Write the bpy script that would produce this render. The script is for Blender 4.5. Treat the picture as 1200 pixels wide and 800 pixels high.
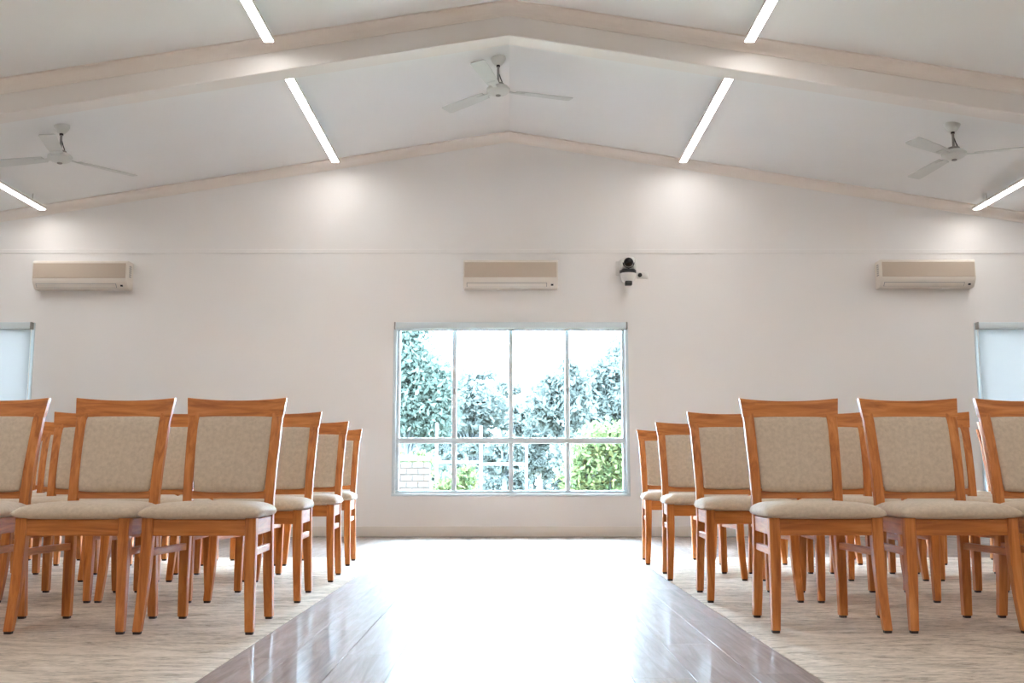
import bpy, bmesh, math, random
from mathutils import Vector, Matrix
R = math.radians
rnd = random.Random(7)
scene = bpy.context.scene
for o in list(bpy.data.objects): bpy.data.objects.remove(o)
C = scene.collection

# ------------------------------------------------------------------ camera
cam = bpy.data.cameras.new('camera'); cam.sensor_width = 36.0; cam.lens = 36.0
cam.shift_x = 0.0025; cam.clip_end = 300
camo = bpy.data.objects.new('camera', cam); C.objects.link(camo)
camo.location = (0, 0, 0.62)
camo.rotation_euler = (R(90) + math.atan(158/1200), 0, 0)
scene.camera = camo
# ------------------------------------------------------------------ sky (overcast) and exposure
SKY = (0.70, 0.91, 1.13); SKY_STRENGTH = 26.0
STRIP = 7.5
w = bpy.data.worlds.new('sky'); scene.world = w; w.use_nodes = True
bg = w.node_tree.nodes['Background']
bg.inputs[0].default_value = (*SKY, 1); bg.inputs[1].default_value = SKY_STRENGTH
vs = scene.view_settings
vs.view_transform = 'Standard'; vs.look = 'None'; vs.exposure = 1.95; vs.gamma = 1.0
vs.use_curve_mapping = False

# ------------------------------------------------------------------ helpers
def srgb(r, g, b):
    f = lambda c: c/12.92 if c <= .04045 else ((c+.055)/1.055)**2.4
    return (f(r/255), f(g/255), f(b/255), 1)

def mat(name, col, rough=.5, spec=.5, metal=0.0):
    m = bpy.data.materials.new(name); m.use_nodes = True
    b = m.node_tree.nodes['Principled BSDF']
    b.inputs['Base Color'].default_value = col
    b.inputs['Roughness'].default_value = rough
    b.inputs['Specular IOR Level'].default_value = spec
    b.inputs['Metallic'].default_value = metal
    return m, m.node_tree, b

def ramp(nt, fac, stops):
    r = nt.nodes.new('ShaderNodeValToRGB')
    e = r.color_ramp.elements
    while len(e) < len(stops): e.new(.5)
    for i, (p, c) in enumerate(stops): e[i].position = p; e[i].color = c
    nt.links.new(fac, r.inputs[0]); return r

def coords(nt, scale, kind='Object'):
    tc = nt.nodes.new('ShaderNodeTexCoord'); mp = nt.nodes.new('ShaderNodeMapping')
    nt.links.new(tc.outputs[kind], mp.inputs[0]); mp.inputs['Scale'].default_value = scale
    return mp

def noise(nt, vec, scale, detail=4, rough=.55, dist=0):
    n = nt.nodes.new('ShaderNodeTexNoise'); nt.links.new(vec, n.inputs['Vector'])
    n.inputs['Scale'].default_value = scale; n.inputs['Detail'].default_value = detail
    n.inputs['Roughness'].default_value = rough; n.inputs['Distortion'].default_value = dist
    return n

def bump(nt, b, h, strength=.2, dist=.002):
    n = nt.nodes.new('ShaderNodeBump'); n.inputs['Strength'].default_value = strength
    n.inputs['Distance'].default_value = dist
    nt.links.new(h, n.inputs['Height']); nt.links.new(n.outputs[0], b.inputs['Normal'])

def paint(name, col, rough=.6, spec=.3):
    m, nt, b = mat(name, col, rough, spec)
    mp = coords(nt, (1, 1, 1)); n = noise(nt, mp.outputs[0], 180, 2)
    bump(nt, b, n.outputs[0], .06, .001)
    n2 = noise(nt, mp.outputs[0], .6, 2)
    c = Vector(col[:3])
    r = ramp(nt, n2.outputs[0], [(.3, (*(c*.97), 1)), (.7, (*(c*1.02), 1))])
    nt.links.new(r.outputs[0], b.inputs['Base Color'])
    return m

def wood(name, scale):
    m, nt, b = mat(name, (0, 0, 0, 1), .38, .5)
    mp = coords(nt, scale)
    oi = nt.nodes.new('ShaderNodeObjectInfo')
    add = nt.nodes.new('ShaderNodeVectorMath'); add.operation = 'ADD'
    mul = nt.nodes.new('ShaderNodeVectorMath'); mul.operation = 'SCALE'
    mul.inputs[0].default_value = (7.3, 3.1, 5.7); nt.links.new(oi.outputs['Random'], mul.inputs['Scale'])
    nt.links.new(mp.outputs[0], add.inputs[0]); nt.links.new(mul.outputs[0], add.inputs[1])
    n = noise(nt, add.outputs[0], 1.0, 6, .6, .6)
    r = ramp(nt, n.outputs[0], [(.28, WOOD_D), (.5, WOOD_M), (.72, WOOD_L)])
    nt.links.new(r.outputs[0], b.inputs['Base Color'])
    bump(nt, b, n.outputs[0], .08, .001)
    return m

def fabric(name, c1, c2):
    m, nt, b = mat(name, c1, .95, .1)
    mp = coords(nt, (1, 1, 1)); n = noise(nt, mp.outputs[0], 900, 2)
    n2 = noise(nt, mp.outputs[0], 60, 4)
    mx = nt.nodes.new('ShaderNodeMath'); mx.operation = 'ADD'
    nt.links.new(n.outputs[0], mx.inputs[0]); nt.links.new(n2.outputs[0], mx.inputs[1])
    hv = nt.nodes.new('ShaderNodeMath'); hv.operation = 'MULTIPLY'; hv.inputs[1].default_value = .5
    nt.links.new(mx.outputs[0], hv.inputs[0])
    r = ramp(nt, hv.outputs[0], [(.35, c2), (.65, c1)])
    nt.links.new(r.outputs[0], b.inputs['Base Color'])
    b.inputs['Sheen Weight'].default_value = .35; b.inputs['Sheen Roughness'].default_value = .4
    bump(nt, b, n.outputs[0], .25, .001)
    return m

WOOD_D, WOOD_M, WOOD_L = srgb(168, 92, 36), srgb(204, 124, 56), srgb(224, 150, 80)
M = {}
M['wall'] = paint('wall_paint', srgb(239, 236, 234))
M['ceil'] = paint('ceiling_paint', srgb(240, 240, 239))
M['cornice'] = paint('cornice_paint', srgb(238, 230, 223))
M['beam'] = paint('beam_paint', srgb(238, 233, 229))
M['trim'] = paint('trim_paint', srgb(226, 220, 213), .45, .4)
M['wood_v'] = wood('oak_upright', (38, 38, 2.6))
M['wood_h'] = wood('oak_rail', (2.6, 38, 38))
M['wood_y'] = wood('oak_side', (38, 2.6, 38))
M['fabric'] = fabric('oatmeal_weave', srgb(226, 209, 188), srgb(200, 182, 161))
M['glide'] = mat('dark_glide', srgb(48, 38, 32), .6)[0]
M['white'] = mat('white_plastic', srgb(226, 224, 219), .4)[0]
M['fan'] = mat('fan_enamel', srgb(214, 216, 213), .4)[0]
M['cream'] = mat('cream_plastic', srgb(226, 217, 206), .4)[0]
M['grey'] = mat('grey_plastic', srgb(150, 148, 145), .5)[0]
M['dark'] = mat('black_plastic', srgb(22, 23, 26), .3)[0]
M['steel'] = mat('brushed_steel', srgb(150, 150, 148), .35, .5, .8)[0]
M['alu'] = mat('white_aluminium', srgb(214, 224, 228), .35)[0]
M['extwhite'] = mat('pale_rail_paint', srgb(100, 102, 103), .5)[0]

def grille_mat():
    m, nt, b = mat('beige_grille', srgb(196, 178, 160), .5)
    mp = coords(nt, (1, 1, 1)); wv = nt.nodes.new('ShaderNodeTexWave'); wv.bands_direction = 'Z'
    wv.inputs['Scale'].default_value = 40; nt.links.new(mp.outputs[0], wv.inputs[0])
    r = ramp(nt, wv.outputs[0], [(.2, srgb(184, 166, 148)), (.8, srgb(204, 188, 170))])
    nt.links.new(r.outputs[0], b.inputs['Base Color']); bump(nt, b, wv.outputs[0], .4, .002)
    return m
M['grille'] = grille_mat()

def carpet_mat():
    m, nt, b = mat('streaked_carpet', (0, 0, 0, 1), .95, .1)
    mp = coords(nt, (1.0, 2.8, 1)); n = noise(nt, mp.outputs[0], 1.8, 8, .7, 2.0)
    mp2 = coords(nt, (5, 24, 1)); n2 = noise(nt, mp2.outputs[0], 2.2, 6, .72, 1.8)
    mp3 = coords(nt, (1, 1, 1)); n3 = noise(nt, mp3.outputs[0], 420, 3)
    mul = nt.nodes.new('ShaderNodeMath'); mul.operation = 'MULTIPLY_ADD'; mul.inputs[1].default_value = .55
    nt.links.new(n2.outputs[0], mul.inputs[0])
    m2 = nt.nodes.new('ShaderNodeMath'); m2.operation = 'MULTIPLY'; m2.inputs[1].default_value = .45
    nt.links.new(n.outputs[0], m2.inputs[0]); nt.links.new(m2.outputs[0], mul.inputs[2])
    r = ramp(nt, mul.outputs[0], [(.38, srgb(146, 132, 118)), (.46, srgb(196, 180, 163)), (.53, srgb(222, 206, 189)), (.66, srgb(238, 227, 214))])
    nt.links.new(r.outputs[0], b.inputs['Base Color'])
    bump(nt, b, n3.outputs[0], .6, .004)
    return m
M['carpet'] = carpet_mat()

def plank_mat(name, island):
    m, nt, b = mat(name, (0, 0, 0, 1), .2, .5)
    if island:
        g = nt.nodes.new('ShaderNodeNewGeometry'); rv = g.outputs['Random Per Island']
    else:
        g = nt.nodes.new('ShaderNodeObjectInfo'); rv = g.outputs['Random']
    mp = coords(nt, (22, 1.6, 1))
    mul = nt.nodes.new('ShaderNodeVectorMath'); mul.operation = 'SCALE'; mul.inputs[0].default_value = (13, 7, 3)
    nt.links.new(rv, mul.inputs['Scale'])
    add = nt.nodes.new('ShaderNodeVectorMath'); nt.links.new(mp.outputs[0], add.inputs[0]); nt.links.new(mul.outputs[0], add.inputs[1])
    n = noise(nt, add.outputs[0], 1.3, 7, .65, .8)
    r = ramp(nt, n.outputs[0], [(.25, srgb(120, 102, 94)), (.5, srgb(148, 130, 121)), (.75, srgb(172, 155, 146))])
    hs = nt.nodes.new('ShaderNodeHueSaturation'); nt.links.new(r.outputs[0], hs.inputs['Color'])
    mr = nt.nodes.new('ShaderNodeMapRange'); nt.links.new(rv, mr.inputs[0])
    mr.inputs[3].default_value = .88; mr.inputs[4].default_value = 1.1
    nt.links.new(mr.outputs[0], hs.inputs['Value']); nt.links.new(hs.outputs[0], b.inputs['Base Color'])
    rr = nt.nodes.new('ShaderNodeMapRange'); nt.links.new(n.outputs[0], rr.inputs[0])
    rr.inputs[3].default_value = .56; rr.inputs[4].default_value = .62
    b.inputs['Coat Weight'].default_value = .42; b.inputs['Coat Roughness'].default_value = .13; b.inputs['Specular IOR Level'].default_value = .30
    nt.links.new(rr.outputs[0], b.inputs['Roughness'])
    bump(nt, b, n.outputs[0], .04, .001)
    return m
M['plank'] = plank_mat('vinyl_plank', False); M['plank_field'] = plank_mat('vinyl_plank_field', True)

def emit_mat(name, col, s):
    m = bpy.data.materials.new(name); m.use_nodes = True; nt = m.node_tree; nt.nodes.clear()
    o = nt.nodes.new('ShaderNodeOutputMaterial'); e = nt.nodes.new('ShaderNodeEmission')
    e.inputs[0].default_value = col; e.inputs[1].default_value = s; nt.links.new(e.outputs[0], o.inputs[0])
    return m
M['strip'] = emit_mat('strip_light', (1.0, .965, .935, 1), STRIP)

def glass_mat():
    m = bpy.data.materials.new('window_glass'); m.use_nodes = True; nt = m.node_tree; nt.nodes.clear()
    o = nt.nodes.new('ShaderNodeOutputMaterial'); t = nt.nodes.new('ShaderNodeBsdfTransparent')
    g = nt.nodes.new('ShaderNodeBsdfGlossy'); f = nt.nodes.new('ShaderNodeFresnel'); mx = nt.nodes.new('ShaderNodeMixShader')
    t.inputs[0].default_value = (.95, .98, .98, 1); g.inputs['Roughness'].default_value = .02; f.inputs[0].default_value = 1.3
    nt.links.new(f.outputs[0], mx.inputs[0]); nt.links.new(t.outputs[0], mx.inputs[1]); nt.links.new(g.outputs[0], mx.inputs[2])
    nt.links.new(mx.outputs[0], o.inputs[0]); return m
M['glass'] = glass_mat()

def thin_mat(name, col, tcol, k, var=None):
    m = bpy.data.materials.new(name); m.use_nodes = True; nt = m.node_tree; nt.nodes.clear()
    o = nt.nodes.new('ShaderNodeOutputMaterial'); d = nt.nodes.new('ShaderNodeBsdfDiffuse'); t = nt.nodes.new('ShaderNodeBsdfTranslucent')
    mx = nt.nodes.new('ShaderNodeMixShader'); mx.inputs[0].default_value = k
    d.inputs[0].default_value = col; t.inputs[0].default_value = tcol
    if var:
        g = nt.nodes.new('ShaderNodeNewGeometry')
        r = ramp(nt, g.outputs['Random Per Island'], [(0, var), (1, col)])
        nt.links.new(r.outputs[0], d.inputs[0]); nt.links.new(r.outputs[0], t.inputs[0])
    nt.links.new(d.outputs[0], mx.inputs[1]); nt.links.new(t.outputs[0], mx.inputs[2]); nt.links.new(mx.outputs[0], o.inputs[0])
    return m
M['blind'] = thin_mat('blind_fabric', srgb(215, 222, 222), srgb(64, 60, 58), .5)

def obj(name, me, m, parent=None, loc=None):
    o = bpy.data.objects.new(name, me); C.objects.link(o)
    if m is not None and len(me.materials) == 0: me.materials.append(m)
    if parent: o.parent = parent
    if loc: o.location = loc
    return o

def done(bm, name, smooth=None):
    bmesh.ops.recalc_face_normals(bm, faces=bm.faces[:])
    me = bpy.data.meshes.new(name); bm.to_mesh(me); bm.free()
    if smooth is not None:
        for p in me.polygons: p.use_smooth = True
        me.set_sharp_from_angle(angle=R(smooth))
    return me

def tag(o, label=None, cat=None, group=None, kind=None):
    if label: o['label'] = label
    if cat: o['category'] = cat
    if group: o['group'] = group
    if kind: o['kind'] = kind
    return o

def thing(name, label, cat, loc=(0, 0, 0), group=None):
    o = bpy.data.objects.new(name, None); C.objects.link(o); o.location = loc; o.empty_display_size = .1
    return tag(o, label, cat, group)

def bx(bm, x0, x1, y0, y1, z0, z1, bev=0, seg=2):
    r = bmesh.ops.create_cube(bm, size=1)
    for v in r['verts']:
        v.co = Vector(((x0+x1)/2 + v.co.x*(x1-x0), (y0+y1)/2 + v.co.y*(y1-y0), (z0+z1)/2 + v.co.z*(z1-z0)))
    if bev:
        es = list({e for v in r['verts'] for e in v.link_edges})
        bmesh.ops.bevel(bm, geom=es, offset=bev, segments=seg, affect='EDGES', profile=.5)

def box(name, x0, x1, y0, y1, z0, z1, m, parent=None, bev=0):
    bm = bmesh.new(); bx(bm, x0, x1, y0, y1, z0, z1, bev)
    return obj(name, done(bm, name, 40 if bev else None), m, parent)

def boxes(name, L, m, parent=None, bev=0):
    bm = bmesh.new()
    for b in L: bx(bm, *b, bev)
    return obj(name, done(bm, name, 40 if bev else None), m, parent)

def prism(bm, poly, y0, y1):
    a = [bm.verts.new((x, y0, z)) for x, z in poly]; b = [bm.verts.new((x, y1, z)) for x, z in poly]
    bm.faces.new(a); bm.faces.new(b[::-1]); n = len(poly)
    for i in range(n): bm.faces.new((a[i], b[i], b[(i+1) % n], a[(i+1) % n]))

def prism_x(bm, poly, x0, x1, shape=None):
    """profile (y,z) swept along x; shape(x) gives dz"""
    f = shape or (lambda x: 0)
    a = [bm.verts.new((x0, y, z+f(x0))) for y, z in poly]; b = [bm.verts.new((x1, y, z+f(x1))) for y, z in poly]
    bm.faces.new(a); bm.faces.new(b[::-1]); n = len(poly)
    for i in range(n): bm.faces.new((a[i], b[i], b[(i+1) % n], a[(i+1) % n]))

def sweep(bm, st, ch=.22):
    """st: list of (centre, A, B) half-axis vectors; 8-sided chamfered box section"""
    rings = []
    for c, A, B in st:
        c, A, B = Vector(c), Vector(A), Vector(B); k = 1-ch
        # chamfer of equal absolute size on both axes
        la, lb = A.length, B.length; d = ch*min(la, lb)
        ka, kb = 1-d/la, 1-d/lb
        ring = [c+A+B*kb, c+A*ka+B, c-A*ka+B, c-A+B*kb, c-A-B*kb, c-A*ka-B, c+A*ka-B, c+A-B*kb]
        rings.append([bm.verts.new(p) for p in ring])
    for r0, r1 in zip(rings, rings[1:]):
        for i in range(8): bm.faces.new((r0[i], r0[(i+1) % 8], r1[(i+1) % 8], r1[i]))
    bm.faces.new(rings[0][::-1]); bm.faces.new(rings[-1])

def tube(bm, pts, r, n=8):
    pts = [Vector(p) for p in pts]; rings = []
    rr = r if isinstance(r, (list, tuple)) else [r]*len(pts)
    for i, p in enumerate(pts):
        t = (pts[min(i+1, len(pts)-1)] - pts[max(i-1, 0)]).normalized()
        u = t.orthogonal().normalized() if abs(t.z) < .99 else Vector((1, 0, 0))
        u = (u - t*u.dot(t)).normalized(); v = t.cross(u)
        rings.append([bm.verts.new(p + (u*math.cos(2*math.pi*k/n) + v*math.sin(2*math.pi*k/n))*rr[i]) for k in range(n)])
    for a, b in zip(rings, rings[1:]):
        for k in range(n): bm.faces.new((a[k], a[(k+1) % n], b[(k+1) % n], b[k]))
    bm.faces.new(rings[0][::-1]); bm.faces.new(rings[-1])

def lathe(bm, prof, c=(0, 0, 0), n=28, axis='Z'):
    rings = []
    for r, h in prof:
        ring = []
        for k in range(n):
            a = 2*math.pi*k/n; p = (r*math.cos(a), r*math.sin(a), h)
            if axis == 'Y': p = (p[0], p[2], p[1])
            ring.append(bm.verts.new((c[0]+p[0], c[1]+p[1], c[2]+p[2])))
        rings.append(ring)
    for a, b in zip(rings, rings[1:]):
        for k in range(n): bm.faces.new((a[k], a[(k+1) % n], b[(k+1) % n], b[k]))
    bm.faces.new(rings[0][::-1]); bm.faces.new(rings[-1])

# ------------------------------------------------------------------ room dimensions
YW, YF = 10.82, -4.68            # far wall, wall behind the camera
XS = 7.5                         # side walls
ZR, SL = 4.337, .163             # ridge height, roof slope
zc = lambda x: ZR - SL*abs(x)
WT = .16                         # wall thickness
W0, W1, ZB, ZT = -1.205, 1.235, .434, 2.225      # main window
SW = ((-7.0, -5.09), (4.985, 6.9))               # side windows of the far wall

# floor base
fl = box('floor', -XS-.2, XS+.2, YF-.2, YW+WT, -.12, -.009, mat('screed', srgb(120, 100, 90), .8)[0]); tag(fl, kind='structure')
AX = .955; YC = 8.06                              # aisle half width, end of the carpets
PW, PL = .191, 1.22
# aisle planks one by one
pm = {}
def plank_mesh(wd, ln):
    k = (round(wd, 4), round(ln, 4))
    if k not in pm:
        bm = bmesh.new(); bx(bm, .0006, wd-.0006, .0006, ln-.0006, -.0085, 0, .0007, 1)
        pm[k] = done(bm, 'plank', 40); pm[k].materials.append(M['plank'])
    return pm[k]
for i in range(10):
    y = 1.2 - ((i*.47) % 1.0)*PL; x = -AX + i*PW
    while y < YW-.01:
        ln = min(PL, YW-y)
        o = obj('plank', plank_mesh(PW, ln), None, fl, (x, y, 0)); y += ln
# planks beyond: behind the camera and the cross strip by the far wall
bm = bmesh.new()
for i in range(10):
    yend = 1.2 - ((i*.47) % 1.0)*PL; y = yend; x = -AX+i*PW
    while y > YF:
        y0 = max(YF, y-PL); bx(bm, x+.0006, x+PW-.0006, y0+.0006, y-.0006, -.0085, 0); y = y0
for s in (-1, 1):
    i = 0; x = AX
    while x < XS:
        x1 = min(XS, x+PW); y = YC - ((i*.37) % 1)*PL
        while y < YW:
            y0, y1 = max(y, YC), min(y+PL, YW)
            if y1-y0 > .02: bx(bm, min(s*x, s*x1)+.0006, max(s*x, s*x1)-.0006, y0+.0006, y1-.0006, -.0085, 0)
            y += PL
        x = x1; i += 1
tag(obj('plank_field', done(bm, 'plank_field'), M['plank_field'], fl), kind='stuff')

for s, side in ((-1, 'left'), (1, 'right')):
    x0, x1 = (AX+.002, XS) if s > 0 else (-XS, -AX-.002)
    bm = bmesh.new(); bx(bm, x0, x1, YF, YC-.002, -.0085, .001, .003, 2)
    tag(obj('carpet', done(bm, 'carpet', 40), M['carpet']), f'beige streaked carpet under the {side} block of chairs', 'carpet')

# far wall with three openings
bm = bmesh.new()
def col(x0, x1, z0, z1=None):
    if z1 is None: poly = [(x0, z0), (x1, z0), (x1, zc(x1)+.1), (x0, zc(x0)+.1)]
    else: poly = [(x0, z0), (x1, z0), (x1, z1), (x0, z1)]
    prism(bm, poly, YW, YW+WT)
ops = [SW[0], (W0, W1), SW[1]]
xs = [-XS-.2]
for a, b in ops: xs += [a, b]
xs.append(XS+.2)
for i in range(0, len(xs)-1):
    a, b = xs[i], xs[i+1]
    if i % 2 == 0: col(a, b, -.12, ZT)
    else: col(a, b, -.12, ZB)
col(-XS-.2, 0, ZT); col(0, XS+.2, ZT)
tag(obj('wall_back', done(bm, 'wall_back'), M['wall']), kind='structure')
bm = bmesh.new()
prism(bm, [(-XS-.2, -.12), (XS+.2, -.12), (XS+.2, zc(XS)+.1), (0, ZR+.1), (-XS-.2, zc(XS)+.1)], YF-WT, YF)
tag(obj('wall_front', done(bm, 'wall_front'), M['wall']), kind='structure')
SY = [(2.3, 4.2), (5.4, 7.3), (8.3, 10.2)]      # unseen side-wall windows, added with blinds to brighten the room
for sg, sd in ((-1, 'left'), (1, 'right')):
    L = []; e = [YF] + [q for ab in SY for q in ab] + [YW]
    for i in range(len(e)-1): L.append((min(sg*XS, sg*(XS+WT)), max(sg*XS, sg*(XS+WT)), e[i], e[i+1], -.12, ZT if i % 2 == 0 else ZB))
    L.append((min(sg*XS, sg*(XS+WT)), max(sg*XS, sg*(XS+WT)), YF, YW, ZT, zc(XS)+.1))
    tag(boxes('wall_'+sd, L, M['wall']), kind='structure')
# ceiling
bm = bmesh.new()
prism(bm, [(-XS-.2, zc(XS+.2)), (0, ZR), (XS+.2, zc(XS+.2)), (XS+.2, zc(XS+.2)+.15), (0, ZR+.15), (-XS-.2, zc(XS+.2)+.15)], YF-WT, YW+WT)
tag(obj('ceiling', done(bm, 'ceiling'), M['ceil']), kind='structure')
# sloping cornices and beams (follow the gable)
CD = .095
def gable(name, poly, m):
    bm = bmesh.new()
    f = lambda x: -SL*abs(x)
    prism_x(bm, poly, -XS, 0, f); prism_x(bm, poly, 0, XS, f)
    bmesh.ops.remove_doubles(bm, verts=bm.verts[:], dist=1e-5)
    return tag(obj(name, done(bm, name), m), kind='structure')
def cove(y, s):
    # concave cove from ceiling (y+s*CD) to the face (y)
    pts = [(y, ZR+.01), (y, ZR-CD)]
    pts += [(y+s*.012, ZR-CD)]
    for k in range(1, 6):
        a = k/6*math.pi/2
        pts.append((y+s*(CD-(CD-.012)*math.cos(a)), ZR-.012-(CD-.012)*(1-math.sin(a))))
    pts += [(y+s*CD, ZR-.012), (y+s*CD, ZR+.01)]
    return pts
gable('trim_1', cove(YW, -1), M['cornice'])
BD, BT = .254, .19
n = 2
for yb in (7.72, 4.62, 1.52, -1.58):
    gable('ceiling_beam', [(yb, ZR+.02), (yb, ZR-BD+.006), (yb+.006, ZR-BD), (yb+BT-.006, ZR-BD), (yb+BT, ZR-BD+.006), (yb+BT, ZR+.02)], M['beam'])
    gable(f'trim_{n}', cove(yb, -1), M['cornice']); n += 1
    gable(f'trim_{n}', cove(yb+BT, 1), M['cornice']); n += 1
# cover strip and baseboard on the far wall
bm = bmesh.new(); bx(bm, -XS, XS, YW-.009, YW, 3.0, 3.045, .003, 1)
tag(obj(f'trim_{n}', done(bm, 'trim', 40), M['wall']), kind='structure')
bm = bmesh.new(); bx(bm, -XS, XS, YW-.016, YW, 0, .105, .005, 2)
tag(obj('baseboard_back', done(bm, 'baseboard', 40), M['trim']), kind='structure')
for s, sd in ((-1, 'left'), (1, 'right')):
    tag(box('baseboard_'+sd, min(s*XS, s*(XS-.016)), max(s*XS, s*(XS-.016)), YF, YW-.016, 0, .105, M['trim']), kind='structure')

# ------------------------------------------------------------------ windows
def window(name, x0, x1, cols):
    root = bpy.data.objects.new(name, None); C.objects.link(root); tag(root, kind='structure')
    yf0, yf1 = YW+.035, YW+.085; fw = .04; zt = ZB+(.994-.434)
    L = [(x0, x1, yf0, yf1, ZB, ZB+fw), (x0, x1, yf0, yf1, ZT-fw, ZT), (x0, x0+fw, yf0, yf1, ZB+fw, ZT-fw), (x1-fw, x1, yf0, yf1, ZB+fw, ZT-fw)]
    boxes('window_frame', L, M['alu'], root, .004)
    # splayed white lining of the opening
    L = [(x0-.028, x0+.006, YW-.012, YW+.05, ZB-.0, ZT), (x1-.006, x1+.028, YW-.012, YW+.05, ZB-.0, ZT), (x0-.028, x1+.028, YW-.012, YW+.05, ZT, ZT+.022)]
    boxes('window_lining', L, M['alu'], root, .003)
    box('window_sill', x0-.03, x1+.03, YW-.016, YW+.05, ZB-.02, ZB+.006, M['alu'], root, .004)
    box('transom', x0+fw, x1-fw, yf0-.012, yf1, zt-.03, zt+.03, M['alu'], root, .004)
    step = (x1-x0-fw)/cols
    for i in range(1, cols):
        c = x0+fw/2+i*step
        box('mullion', c-.024, c+.024, yf0-.006, yf1, zt+.03, ZT-fw, M['alu'], root, .004)
        box('mullion', c-.024, c+.024, yf0-.006, yf1, ZB+fw, zt-.03, M['alu'], root, .004)
    for i in range(cols):
        c0 = x0+fw/2+i*step+.018; c1 = c0+step-.036
        for za, zb in ((ZB+fw-.01, zt-.02), (zt+.02, ZT-fw+.01)):
            box('pane', c0, c1, YW+.058, YW+.064, za, zb, M['glass'], root)
    # window latches on the mullions of the upper row
    for i in (1, 3):
        if i < cols:
            c = x0+fw/2+i*step
            box('latch', c-.012, c+.012, yf0-.022, yf0-.006, zt+.49, zt+.55, M['grey'], root, .004)
    return root
window('window_1', W0, W1, 4)
window('window_2', *SW[0], 3)
window('window_3', *SW[1], 3)

wi = 4
for sg in (-1, 1):
    for a, b in SY:
        wn = window(f'window_{wi}', a if sg < 0 else -b, b if sg < 0 else -a, 3); wi += 1  # made-up window out of view, lets in extra daylight
        wn.rotation_euler.z = -sg*math.pi/2; wn.location.x = sg*(XS-YW)

def blind(x0, x1, down, label, side=0):
    t = thing('roller_blind', label, 'blind', ((x0+x1)/2, YW-.03, ZT) if not side else (side*(XS-.03), (x0+x1)/2, ZT))
    t.rotation_euler.z = -side*math.pi/2
    h = (x1-x0)/2
    bm = bmesh.new(); bx(bm, -h, h, -.045, .015, -.052, .018, .008, 2)
    obj('headbox', done(bm, 'headbox', 40), M['alu'], t)
    for s in (-1, 1):
        bm = bmesh.new(); bx(bm, s*h-.008, s*h+.008, -.048, .017, -.056, .02, .003, 1)
        obj('end_cap', done(bm, 'end_cap', 40), M['grey'], t)
    if down:
        bm = bmesh.new(); bm.faces.new([bm.verts.new(p) for p in ((-h+.02, .006, ZB+.03-ZT), (h-.02, .006, ZB+.03-ZT), (h-.02, .006, -.04), (-h+.02, .006, -.04))])
        obj('blind_fabric', done(bm, 'blind_fabric'), M['blind'], t)
        bm = bmesh.new(); bx(bm, -h+.02, h-.02, -.004, .013, ZB+.01-ZT, ZB+.04-ZT, .005, 2)
        obj('bottom_bar', done(bm, 'bottom_bar', 40), M['alu'], t)
        s = 1 if x0 < 0 else -1
        bm = bmesh.new(); tube(bm, [(s*(h-.006), -.01, -.05), (s*(h-.004), -.014, -.8), (s*(h-.006), -.01, -1.2)], .006, 6)
        obj('cord', done(bm, 'cord', 40), M['white'], t)
    else:
        bm = bmesh.new(); bx(bm, -h+.02, h-.02, -.012, .004, -.072, -.045, .005, 2)
        obj('bottom_bar', done(bm, 'bottom_bar', 40), M['alu'], t)
blind(W0-.01, W1+.01, False, 'rolled-up white roller blind over the large middle window')
blind(SW[0][0], SW[0][1]+.012, True, 'lowered pale blue roller blind over the window at the left edge')
blind(SW[1][0]-.012, SW[1][1], True, 'lowered pale blue roller blind over the window at the right edge')
for sg, sd in ((-1, 'left'), (1, 'right')):
    for (a, b), d in zip(SY, ('third', 'second', 'first')):  # glowing blinds of the added side windows, fill light only
        blind(a-.012, b+.012, True, f'added fill-light blind lowered on the {sd} side wall, {d} from the far wall', sg)

# ------------------------------------------------------------------ chairs
CH = 'chair'
def leg_front(s):
    bm = bmesh.new()
    st = []
    for z, y, x, hw in ((.012, .0, .2225, .0165), (.08, .011, .2185, .018), (.16, .021, .2140, .0195), (.25, .029, .2105, .021), (.34, .034, .2085, .0222), (.452, .036, .208, .0225)):
        st.append(((s*x, y, z), (hw, 0, 0), (0, hw*.95, 0)))
    sweep(bm, st, .18); return done(bm, 'leg', 35)
def leg_rear(s):
    bm = bmesh.new(); st = []
    for z, y, x, hw in ((.012, .452, .190, .018), (.12, .442, .187, .0195), (.25, .434, .184, .0205), (.40, .430, .181, .0205), (.52, .434, .181, .0205), (.65, .452, .1835, .0215), (.78, .480, .187, .0225), (.86, .499, .189, .0230), (.905, .511, .1902, .0232)):
        st.append(((s*x, y, z), (hw, 0, 0), (0, .010 if z > .9 else .014 if z > .85 else .0165 if z > .5 else .019, 0)))
    sweep(bm, st, .18); return done(bm, 'rear_leg', 35)
def rail(zb, zt, hx, y0, bow, hy, dip, flare, name):
    bm = bmesh.new(); st = []; N = 10
    rings = []
    for i in range(N+1):
        u = -1+2*i/N; q = 1-u*u
        y = y0 + bow*q; zt_ = zt - dip*q
        zm, hz = (zt_+zb)/2, (zt_-zb)/2
        # ends lean outwards towards the top
        st.append(((u*hx, y+.25*(zm-zb), zm), (u*flare, .22*hz, hz), (0, hy, 0)))
    sweep(bm, st, .2); return done(bm, name, 35)
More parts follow.
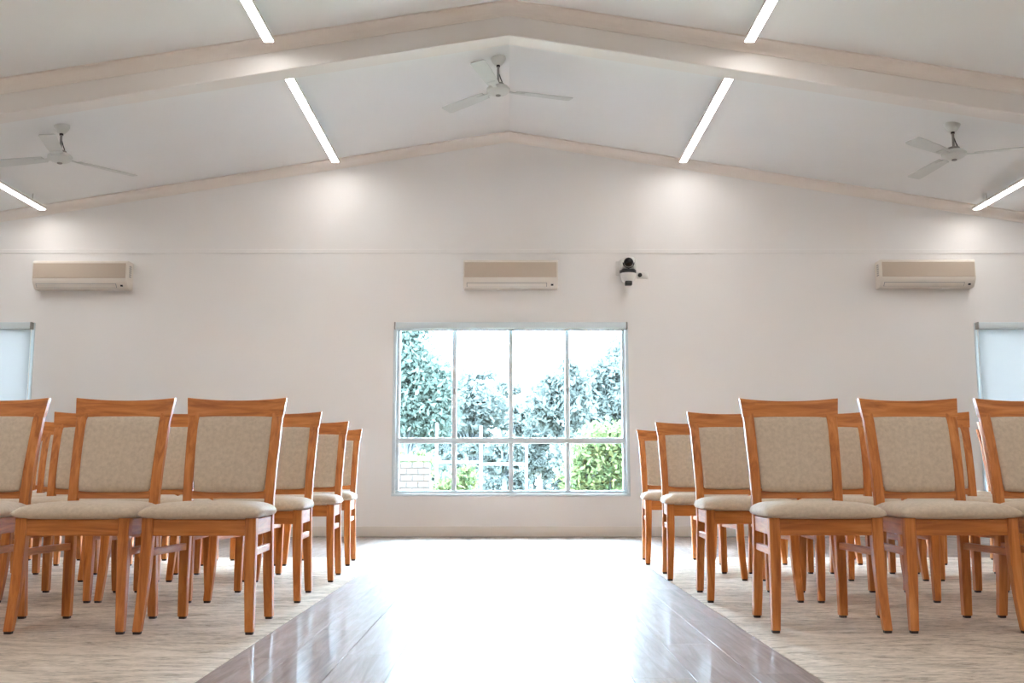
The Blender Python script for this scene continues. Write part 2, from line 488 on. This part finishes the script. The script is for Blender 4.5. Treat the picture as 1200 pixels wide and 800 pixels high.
def pillow(hx, hy, h, name, tap=0, cr=.0, n=14, e=6, bot=.25):
    """soft pad in xy with bulge to +z"""
    bm = bmesh.new(); top = {}; low = {}
    cs = [math.sin(math.pi/2*(-1+2*i/n)) for i in range(n+1)]
    for i, u in enumerate(cs):
        for j, v in enumerate(cs):
            uu = u*(1-.035*abs(v)**4*1); vv = v*(1-.035*abs(u)**4)
            x = hx*uu*(1-tap*(v+1)/2); y = hy*vv
            k = max(0, (1-abs(u)**e)*(1-abs(v)**e))
            zt = h*(k**.42)*(1-cr) + h*cr*(1-u*u)*(1-v*v)
            top[i, j] = bm.verts.new((x, y, zt))
            if 0 < i < n and 0 < j < n: low[i, j] = bm.verts.new((x, y, -h*bot*(k**.35)))
            else: low[i, j] = top[i, j]
    for i in range(n):
        for j in range(n):
            bm.faces.new((top[i, j], top[i+1, j], top[i+1, j+1], top[i, j+1]))
            q = [low[i, j], low[i, j+1], low[i+1, j+1], low[i+1, j]]
            try: bm.faces.new(q)
            except ValueError: pass
    return bm

bm = pillow(.252, .238, .050, 'seat_cushion', .13, .12, 16, 6, .45)
bm.transform(Matrix.Translation((0, .222, .468))); me_cush = done(bm, 'seat_cushion', 80)
bm = pillow(.168, .173, .034, 'back_pad', 0, .25, 14, 12, .35)
for v in bm.verts:                                  # stand it up, lean and bow it
    x, y, z = v.co
    zz = .722 + y; flare = 1+.09*(y/.171)*.5
    yy = .470 + .245*(zz-.722) + .018*(1-(x/.17)**2) - z - .004
    v.co = (x*flare, yy, zz)
me_pad = done(bm, 'back_pad', 80)
me_leg = {s: leg_front(s) for s in (-1, 1)}; me_rear = {s: leg_rear(s) for s in (-1, 1)}
me_top = rail(.888, .976, .221, .502, .022, .0135, .012, .005, 'top_rail')
me_low = rail(.522, .556, .166, .433, .012, .011, 0, 0, 'lower_rail')
def bmesh_box(*a):
    bm = bmesh.new(); bx(bm, *a, .003, 1); return done(bm, 'apron', 35)
me_apf = bmesh_box(-.188, .188, .022, .046, .382, .447)
me_apr = bmesh_box(-.162, .162, .420, .440, .382, .447)
def side_piece(s, z0, z1, hw, name):
    bm = bmesh.new(); zm, hz = (z0+z1)/2, (z1-z0)/2
    sweep(bm, [((s*.2095, .055, zm), (hw, 0, 0), (0, 0, hz)), ((s*.184, .415, zm), (hw, 0, 0), (0, 0, hz))], .15)
    return done(bm, name, 35)
me_aps = {s: side_piece(s, .382, .447, .0115, 'apron') for s in (-1, 1)}
me_str = {s: side_piece(s, .300, .329, .0105, 'stretcher') for s in (-1, 1)}
def glide(s, rear):
    bm = bmesh.new(); x, y = (s*.190, .452) if rear else (s*.2225, 0)
    sweep(bm, [((x, y, .0012), (.014, 0, 0), (0, .014, 0)), ((x, y, .013), (.015, 0, 0), (0, .015, 0))], .3); return done(bm, 'foot_glide', 35)
me_gl = {(s, r): glide(s, r) for s in (-1, 1) for r in (0, 1)}

def make_chair(loc, rz, label, group):
    t = thing('padded_chair', label, CH, loc, group); t.rotation_euler.z = rz
    obj('seat_cushion', me_cush, M['fabric'], t); obj('back_pad', me_pad, M['fabric'], t)
    obj('top_rail', me_top, M['wood_h'], t); obj('lower_rail', me_low, M['wood_h'], t)
    obj('apron', me_apf, M['wood_h'], t); obj('apron', me_apr, M['wood_h'], t)
    for s in (-1, 1):
        l = obj('leg', me_leg[s], M['wood_v'], t); obj('foot_glide', me_gl[s, 0], M['glide'], l)
        l = obj('rear_leg', me_rear[s], M['wood_v'], t); obj('foot_glide', me_gl[s, 1], M['glide'], l)
        obj('apron', me_aps[s], M['wood_y'], t); obj('stretcher', me_str[s], M['wood_y'], t)
    return t
rows = {
 'left': [(4.165, [-1.249, -1.762, -2.333]), (5.19, [-1.27, -1.809, -2.308, -2.81]),
          (6.186, [-1.278, -1.79, -2.312, -2.83, -3.34]), (7.30, [-1.352, -1.86, -2.37, -2.88, -3.39, -3.90])],
 'right': [(4.195, [1.285, 1.832, 2.365]), (5.185, [1.218, 1.762, 2.336, 2.86]),
           (6.25, [1.185, 1.744, 2.262, 2.80, 3.32]), (7.36, [1.20, 1.72, 2.25, 2.77, 3.29, 3.81])]}
rown = ['front row', 'second row', 'third row', 'back row']
seat = ['on the aisle', 'second from the aisle', 'third from the aisle', 'fourth from the aisle', 'fifth from the aisle', 'sixth from the aisle']
for side, rr in rows.items():
    for ri, (y, xs_) in enumerate(rr):
        for ci, x in enumerate(xs_):
            make_chair((x, y + rnd.uniform(-.012, .012), .0005), R(rnd.uniform(-.8, .8)),
                       f'oak chair with oatmeal pads, {rown[ri]} of the {side} block, {seat[ci]}', f'chairs in the {side} block')

# ------------------------------------------------------------------ linear ceiling lights
def strip(x, y0, y1, label):
    zb = zc(x)-(.095 if abs(x) < 3 else .108); up = zc(x)-zb
    t = thing('linear_light', label, 'light', (x, (y0+y1)/2, zb), 'linear ceiling lights'); h = (y1-y0)/2
    bm = bmesh.new(); bx(bm, -.041, .041, -h-.005, h+.005, .003, .03, .002, 1)
    obj('housing', done(bm, 'housing', 40), M['white'], t)
    bm = bmesh.new(); bx(bm, -.036, .036, -h, h, -.001, .006, .001, 1)
    obj('diffuser', done(bm, 'diffuser', 40), M['strip'], t)
    for k in (-.8, .8):
        bm = bmesh.new(); tube(bm, [(0, k*h, .028), (0, k*h, up+.01)], .007, 8)
        obj('hanger', done(bm, 'hanger', 40), M['white'], t)
pos = {-1.856: 'left of the ridge', 1.852: 'right of the ridge', -4.952: 'far to the left', 4.95: 'far to the right'}
bays = [(8.26, 10.58, 'between the far wall and the beam'), (5.18, 7.53, 'on the near side of the beam'), (2.0, 4.33, 'added unseen above the camera'),
        (-1.1, 1.23, 'added unseen behind the camera'), (-4.2, -1.87, 'added unseen by the wall past the camera')]  # last three bays are unseen repeats, added to raise the room's brightness
for y0, y1, d in bays:
    for x, p in pos.items(): strip(x, y0, y1, f'glowing linear ceiling light {p}, {d}')

# ------------------------------------------------------------------ ceiling fans
def fan(x, y, rot, tilt, zh, label):
    top = zc(x); t = thing('ceiling_fan', label, 'fan', (x, y, zh), 'ceiling fans')
    k = top-zh
    bm = bmesh.new(); lathe(bm, [(.066, k+.012), (.068, k-.012), (.058, k-.035), (.036, k-.062), (.022, k-.07)], n=24); obj('canopy', done(bm, 'canopy', 40), M['fan'], t)
    bm = bmesh.new(); lathe(bm, [(.017, k-.06), (.017, k-.085)], n=12); obj('rod_collar', done(bm, 'rod_collar', 40), M['dark'], t)
    bm = bmesh.new(); tube(bm, [(0, 0, k-.06), (0, 0, .06)], .011, 10); obj('downrod', done(bm, 'downrod', 40), M['steel'], t)
    bm = bmesh.new(); tube(bm, [(.008, 0, .16), (.02, 0, .12), (.034, 0, .085), (.04, 0, .05)], .0045, 6); obj('cable', done(bm, 'cable', 40), M['dark'], t)
    bm = bmesh.new(); lathe(bm, [(.03, .075), (.05, .068), (.055, .05), (.052, .044)], n=24); obj('motor_collar', done(bm, 'motor_collar', 40), M['grey'], t)
    bm = bmesh.new(); lathe(bm, [(.05, .048), (.085, .04), (.105, .018), (.104, -.002), (.08, -.022), (.05, -.034), (.03, -.038)], n=32); obj('motor_housing', done(bm, 'motor_housing', 40), M['fan'], t)
    bm = bmesh.new(); lathe(bm, [(.022, -.036), (.022, -.046), (.012, -.05)], n=16); obj('bottom_cap', done(bm, 'bottom_cap', 40), M['grey'], t)
    for i in range(3):
        a = R(rot+120*i); ca, sa = math.cos(a), math.sin(a)
        rotm = Matrix.Rotation(R(tilt), 4, 'Y') @ Matrix.Rotation(a, 4, 'Z') @ Matrix.Rotation(R(9), 4, 'X')
        bm = bmesh.new()
        sweep(bm, [((r, 0, .004-.01*r), (0, hw, 0), (0, 0, .004)) for r, hw in ((.16, .050), (.3, .058), (.5, .064), (.66, .066), (.685, .056))], .5)
        bm.transform(rotm); b = obj('blade', done(bm, 'blade', 40), M['fan'], t)
        bm = bmesh.new()
        sweep(bm, [((.08, 0, .004), (0, .022, 0), (0, 0, .004)), ((.15, 0, -.004), (0, .018, 0), (0, 0, .004)), ((.24, 0, -.005), (0, .036, 0), (0, 0, .003))], .3)
        bm.transform(rotm); obj('blade_bracket', done(bm, 'blade_bracket', 40), M['fan'], b)
fan(-.10, 8.73, 16, 0, 4.012, 'white three-blade ceiling fan under the ridge in the middle')
fan(-3.96, 8.735, 45, 1, 3.395, 'white three-blade ceiling fan on the left ceiling slope')
fan(3.91, 8.715, -22, 0, 3.418, 'white three-blade ceiling fan on the right ceiling slope')

# ------------------------------------------------------------------ wall air conditioners
def aircon(x, z0, z1, label):
    t = thing('air_conditioner', label, 'air conditioner', (x, YW, z0), 'wall air conditioners')
    h = .5; H = z1-z0; D = .185
    prof = [(0, 0), (-D+.06, 0), (-D+.012, .058), (-D, .09), (-D, H-.02), (-D+.02, H), (0, H)]
    bm = bmesh.new(); prism_x(bm, prof, -h, h)
    bmesh.ops.recalc_face_normals(bm, faces=bm.faces[:])
    bmesh.ops.bevel(bm, geom=[e for e in bm.edges if abs(e.verts[0].co.x-e.verts[1].co.x) > .5 or abs(e.verts[0].co.y) > .01], offset=.006, segments=2, affect='EDGES')
    obj('body', done(bm, 'body', 40), M['cream'], t)
    bm = bmesh.new(); bx(bm, -h+.012, h-.012, -D-.006, -D+.004, .105, H-.03, .002, 1); obj('front_grille', done(bm, 'front_grille', 40), M['grille'], t)
    # air flap lies on the sloped lower front
    y0, z0_, y1, z1_ = -D+.056, .008, -D+.014, .055
    d = Vector((0, y1-y0, z1_-z0_)).normalized(); nrm = Vector((0, -d.z, d.y)); c = Vector((-.05, (y0+y1)/2, (z0_+z1_)/2))
    def flap(cx, hw, hh, out, th, m, name, par):
        bm = bmesh.new(); p = Vector((cx, c.y, c.z)) + nrm*out
        sweep(bm, [(p-Vector((hw, 0, 0)), d*hh, nrm*th), (p+Vector((hw, 0, 0)), d*hh, nrm*th)], .2)
        return obj(name, done(bm, name, 40), m, par)
    flap(-.04, .425, .026, .001, .002, M['grey'], 'outlet_recess', t)
    f = flap(-.04, .419, .0215, .004, .003, M['cream'], 'air_flap', t)
    flap(.44, .013, .010, .002, .003, M['dark'], 'sensor_eye', t)
    for s in (-1, 1):
        L = [(s*(h+.001)-.002, s*(h+.001)+.002, -.115, -.06, .13+.022*k, .14+.022*k) for k in range(6)]
        L = [q for q in L if q[5] < H-.02]
        boxes('side_vent', L, M['grey'], t)
aircon(.012, 2.60, 2.895, 'wall-mounted air conditioner above the large middle window')
aircon(-4.545, 2.59, 2.885, 'wall-mounted air conditioner at the left, near the left blind')
aircon(4.43, 2.607, 2.90, 'wall-mounted air conditioner at the right, near the right blind')

# ------------------------------------------------------------------ PTZ camera on the wall
cx, cz = 1.262, 2.79
t = thing('wall_camera', 'small white and black robotic camera on the wall right of the middle air conditioner', 'camera', (cx, YW, cz))
bm = bmesh.new(); bx(bm, -.12, .0, -.02, 0, -.03, .12, .004, 1); bx(bm, -.06, .06, -.13, -.015, -.035, -.02, .003, 1); obj('wall_bracket', done(bm, 'wall_bracket', 40), M['white'], t)
bm = bmesh.new(); lathe(bm, [(.052, -.122), (.066, -.108), (.084, -.05), (.086, -.03)], (0, -.1, 0), 28); obj('base', done(bm, 'base', 40), M['white'], t)
bm = bmesh.new(); lathe(bm, [(.086, -.031), (.09, -.02), (.09, .0), (.086, .008)], (0, -.1, 0), 28); obj('turning_ring', done(bm, 'turning_ring', 40), M['dark'], t)
bm = bmesh.new()
for s in (-1, 1): bx(bm, s*.074-.014, s*.074+.014, -.15, -.05, .0, .12, .010, 2)
obj('yoke', done(bm, 'yoke', 40), M['white'], t)
bm = bmesh.new(); bx(bm, -.066, .066, -.17, -.045, .02, .142, .028, 4); hd = obj('head', done(bm, 'head', 40), M['white'], t)
bm = bmesh.new(); lathe(bm, [(.05, -.165), (.05, -.182), (.044, -.186), (.04, -.178)], (0, 0, .078), 24, 'Y'); obj('lens_ring', done(bm, 'lens_ring', 40), M['dark'], hd)
bm = bmesh.new(); lathe(bm, [(.041, -.17), (.036, -.185), (.018, -.194), (.004, -.197)], (0, 0, .078), 24, 'Y'); obj('lens', done(bm, 'lens', 40), mat('lens_glass', (.004, .004, .006, 1), .08)[0], hd)
bm = bmesh.new(); tube(bm, [(.058*math.cos(a), -.171, .075+.058*math.sin(a)) for a in [math.pi*(1+k/10) for k in range(11)]], .006, 6); obj('visor_seam', done(bm, 'visor_seam', 40), M['dark'], hd)
bm = bmesh.new(); bx(bm, -.038, .038, -.172, -.10, -.165, -.118, .01, 2); obj('cable_plug', done(bm, 'cable_plug', 40), M['dark'], t)
t = thing('cable_outlet', 'small white wall plate with black plug beside the wall camera', 'outlet', (1.43, YW, 2.76))
bm = bmesh.new(); bx(bm, -.06, .06, -.012, 0, -.038, .038, .004, 2); obj('plate', done(bm, 'plate', 40), M['white'], t)
bm = bmesh.new(); lathe(bm, [(.022, -.008), (.022, -.034), (.016, -.04)], (-.03, 0, 0), 16, 'Y'); obj('plug', done(bm, 'plug', 40), M['dark'], t)

# ------------------------------------------------------------------ outside
GZ = -.35
def ground_mat():
    m, nt, b = mat('lawn', srgb(110, 125, 80), .9, .1)
    mp = coords(nt, (1, 1, 1)); n = noise(nt, mp.outputs[0], 1.5, 6)
    r = ramp(nt, n.outputs[0], [(.3, srgb(72, 70, 54)), (.7, srgb(96, 90, 72))]); nt.links.new(r.outputs[0], b.inputs['Base Color'])
    return m
bm = bmesh.new(); bx(bm, -60, 60, -60, 110, GZ-.2, GZ)
tag(obj('ground', done(bm, 'ground'), ground_mat()), kind='structure')

leafm = {
 'gum': thin_mat('gum_leaf', srgb(72, 80, 73), (0, 0, 0, 1), .45, srgb(54, 64, 59)),
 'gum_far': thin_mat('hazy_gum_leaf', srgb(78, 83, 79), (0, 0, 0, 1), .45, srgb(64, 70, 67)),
 'green': thin_mat('shrub_leaf', srgb(88, 92, 60), (0, 0, 0, 1), .45, srgb(56, 70, 46)),
}
M['bark'] = paint('pale_bark', srgb(98, 98, 96), .8); M['bark_d'] = paint('grey_bark', srgb(52, 57, 58), .8)
def leaves(cl, n, size, seed):
    """leaf quads scattered in ellipsoid clumps"""
    rg = random.Random(seed); V = []; F = []
    tot = sum(rx*ry*rz for _, (rx, ry, rz) in cl)
    for c, rad in cl:
        for _ in range(int(n*rad[0]*rad[1]*rad[2]/tot)):
            while True:
                p = Vector((rg.gauss(0, .5), rg.gauss(0, .5), rg.gauss(0, .5)))
                if p.length < 1.15: break
            q = Vector((c[0]+p.x*rad[0], c[1]+p.y*rad[1], c[2]+p.z*rad[2]))
            a = Vector((rg.gauss(0, 1), rg.gauss(0, 1), rg.gauss(0, .8)-.5)).normalized()
            b = a.orthogonal().normalized(); b = (b*math.cos(rg.uniform(0, 6.28)) + a.cross(b)*math.sin(rg.uniform(0, 6.28))).normalized()
            s = size*rg.uniform(.6, 1.3); i = len(V)
            V += [q-a*s, q+b*s*.42, q+a*s, q-b*s*.42]; F.append((i, i+1, i+2, i+3))
    me = bpy.data.meshes.new('foliage'); me.from_pydata([tuple(v) for v in V], [], F); return me
def tree(x, y, h, wd, kind, bark, label, seed, n=5000, low=.3, size=.16, extra=()):
    rg = random.Random(seed)
    t = thing('gum_tree', label, 'tree', (x, y, GZ), 'trees beyond the window')
    top = h
    bm = bmesh.new(); cl = []
    lean = rg.uniform(-.3, .3)
    tube(bm, [(0, 0, 0), (lean*.2, 0, h*.25), (lean*.5, 0, h*.5), (lean, 0, h*.85)], [.16*h/7, .13*h/7, .09*h/7, .03*h/7], 8)
    for k in range(28):
        a = rg.uniform(0, 6.28); f = rg.uniform(low, .9); r = wd*rg.uniform(.35, .85)*(1-.5*max(0, f-.5))
        ex, ey, ez = r*math.cos(a), r*math.sin(a)*.7, h*f+h*.08
        bz = h*max(.18, f-.22)
        tube(bm, [(lean*.4, 0, bz), (ex*.5, ey*.5, (bz+ez)/2+.1), (ex, ey, ez)], [.06*h/7, .045*h/7, .02*h/7], 6)
        rr = wd*rg.uniform(.2, .36)
        cl.append(((ex, ey, ez), (rr, rr, rr*rg.uniform(.6, .85))))
    cl.append(((lean, 0, h*.93), (wd*.35, wd*.35, h*.09)))
    for ex, ez, r in extra:
        tube(bm, [(lean*.3, 0, max(.3, ez-h*.25)), (ex*.6, 0, ez-.15), (ex, 0, ez)], [.05*h/7, .035*h/7, .015*h/7], 6)
        cl.append(((ex, 0, ez), (r, r, r*.8)))
    obj('trunk', done(bm, 'trunk', 40), bark, t)
    f = obj('foliage', leaves(cl, n, size, seed), leafm[kind], t)
    return t
def at(u, y): return (u-597)/1200*y*.993
def hz(v, y): return .62 + (558-v)/1200*y - GZ
T = [(476, 26, 374, 52, 'gum', 'bark_d', 'tall leafy gum tree filling the left of the window', 13000),
     (553, 38, 436, 36, 'gum_far', 'bark_d', 'hazy rounded tree left of the window centre', 9000),
     (592, 46, 452, 30, 'gum_far', 'bark_d', 'small distant tree at the window centre', 8000),
     (632, 38, 448, 30, 'gum_far', 'bark', 'slender distant tree right of the window centre', 8000),
     (668, 30, 424, 34, 'gum_far', 'bark', 'pale-trunked gum tree in the third column of panes', 6000),
     (724, 34, 398, 42, 'gum_far', 'bark_d', 'broad gum tree at the right of the window', 11000),
     (520, 50, 462, 34, 'gum_far', 'bark_d', 'low distant tree behind the brick pier', 8000),
     (690, 50, 452, 40, 'gum_far', 'bark_d', 'distant tree behind the pale-trunked gum', 8000),
     (400, 34, 360, 60, 'gum', 'bark_d', 'tree hidden past the left side of the window', 8000),
     (800, 36, 370, 60, 'gum', 'bark_d', 'tree hidden past the right side of the window', 8000)]
EX = {0: [(468, 392, 20), (482, 410, 24), (470, 430, 34), (500, 440, 34), (512, 462, 30), (485, 465, 40), (505, 490, 34)],
      5: [(716, 440, 32), (706, 468, 32), (730, 470, 32), (700, 490, 30)], 4: [(655, 455, 26), (640, 480, 28), (672, 478, 26)], 1: [(545, 470, 28), (566, 480, 28)]}
for i, (u, y, v, hw, kind, bk, lab, n) in enumerate(T):
    tree(at(u, y), y, hz(v, y), hw/1200*y, kind, M[bk], lab, 30+i, n, .14, .0036*y, [(at(u2, y)-at(u, y), hz(v2, y), r2/1200*y) for u2, v2, r2 in EX.get(i, ())])
# a low belt of scrub along the back, closing the horizon
for i, (u, yy, hh, lab) in enumerate(((440, 56, 3.4, 'hazy scrub at the far left of the lawn'), (515, 56, 3.6, 'hazy scrub behind the brick wall'), (590, 56, 3.3, 'hazy scrub at the middle of the lawn'),
                           (665, 56, 3.7, 'hazy scrub left of the tall green shrub'), (740, 56, 3.4, 'hazy scrub behind the tall green shrub'),
                           (478, 66, 5.2, 'tall hazy thicket behind the left panes'), (552, 66, 4.8, 'tall hazy thicket behind the second panes'), (626, 66, 5.0, 'tall hazy thicket behind the third panes'), (700, 66, 5.4, 'tall hazy thicket behind the right panes'))):
    y = yy; x = at(u, y); t = thing('scrub', lab, 'bush', (x, y, GZ), 'scrub at the back'); rg = random.Random(70+i); k_ = y/56
    bm = bmesh.new()
    for k in range(5): tube(bm, [((k-2)*.7, 0, 0), ((k-2)*.6, 0, hh*.7)], [.08, .04], 6)
    obj('stems', done(bm, 'stems', 40), M['bark_d'], t)
    cl = [((rg.uniform(-.85, .85)*k_, rg.uniform(-.8, .8), hh*f), (.66*k_, .8, hh*.17)) for f in (.15, .2, .3, .35, .45, .5, .55, .62, .66, .72, .78, .84, .15, .3, .45, .6)]
    obj('foliage', leaves(cl, 6500, .16, 70+i), leafm['gum_far'], t)
def shrub(x, y, cl, n, size, label, seed):
    t = thing('shrub', label, 'shrub', (x, y, GZ), 'shrubs outside the window'); rg = random.Random(seed)
    bm = bmesh.new()
    for c, r in cl: tube(bm, [(rg.uniform(-.06, .06), 0, 0), (c[0]*.6, c[1]*.6, c[2]*.6), (c[0], c[1], c[2]+r[2]*.5)], [.02, .014, .006], 6)
    obj('stems', done(bm, 'stems', 40), M['bark_d'], t)
    obj('foliage', leaves(cl, n, size, seed), leafm['green'], t)
shrub(1.25, 14.6, [((.2, 0, .5), (.5, .35, .5)), ((-.3, 0, .55), (.35, .3, .55)), ((.25, .1, 1.1), (.5, .35, .4)), ((-.2, 0, 1.05), (.38, .3, .42)), ((.3, 0, 1.5), (.45, .3, .28)), ((-.05, .1, 1.42), (.3, .3, .3))], 5200, .055, 'tall bright green shrub at the lower right panes', 91)
shrub(-.86, 15.4, [((0, 0, .35), (.3, .25, .35)), ((.12, 0, .8), (.26, .22, .3)), ((-.18, 0, .7), (.22, .2, .3)), ((.25, 0, 1.0), (.15, .15, .2))], 1300, .06, 'small green shrub beside the brick pier', 92)
shrub(-1.62, 17.4, [((0, 0, .6), (.35, .3, .6)), ((.1, 0, 1.2), (.3, .25, .25)), ((-.3, 0, 1.15), (.3, .25, .3))], 1300, .07, 'leafy shrub rising behind the brick pier', 93)

# cream brick pier
t = thing('brick_wall', 'pale cream brick garden wall at the lower left panes', 'wall', (-1.7, 14.0, GZ))
M['brick'] = paint('cream_brick', srgb(58, 51, 46), .8); M['mortar'] = paint('mortar', srgb(46, 38, 33), .9)
bl, bh, bd, g = .158, .088, .11, .016
x1 = .625; nx = 8; nz = 13; x0 = x1-nx*bl
bm = bmesh.new(); bx(bm, x0+.006, x1-.006, .006, bd-.006, 0, nz*bh+.01); obj('mortar', done(bm, 'mortar'), M['mortar'], t)
bmx = {}
def brick(w_):
    k = round(w_, 3)
    if k not in bmx:
        bm = bmesh.new(); bx(bm, 0, w_-g, 0, bd, 0, bh-g, .003, 1); bmx[k] = done(bm, 'brick')
    return bmx[k]
zt = 1.262
for j in range(nz):
    off = (j % 2)*bl/2; x = x0
    while x < x1-.01:
        wv = bl if not (off and x == x0) else bl/2
        wv = min(wv, x1-x)
        if wv > .02: obj('brick', brick(wv), M['brick'], t, (x, 0, zt-(j+1)*bh)); x += wv
        else: break
# white rail fence
t = thing('rail_fence', 'white post and rail fence outside behind the brick wall', 'fence', (-.5, 17, GZ))
for px_, hgt in ((-.70, 1.85), (.03, 1.8), (.78, 1.6)):
    bm = bmesh.new(); bx(bm, px_-.022, px_+.022, -.022, .022, 0, hgt, .006, 1); obj('post', done(bm, 'post', 40), M['extwhite'], t)
for a, b, z in ((-.70, .03, 1.2), (.03, .78, 1.17), (-.70, .03, .55), (.03, .78, .55)):
    bm = bmesh.new(); bx(bm, a+.022, b-.022, -.012, .012, z-.022, z+.022, .005, 1); obj('rail', done(bm, 'rail', 40), M['extwhite'], t)
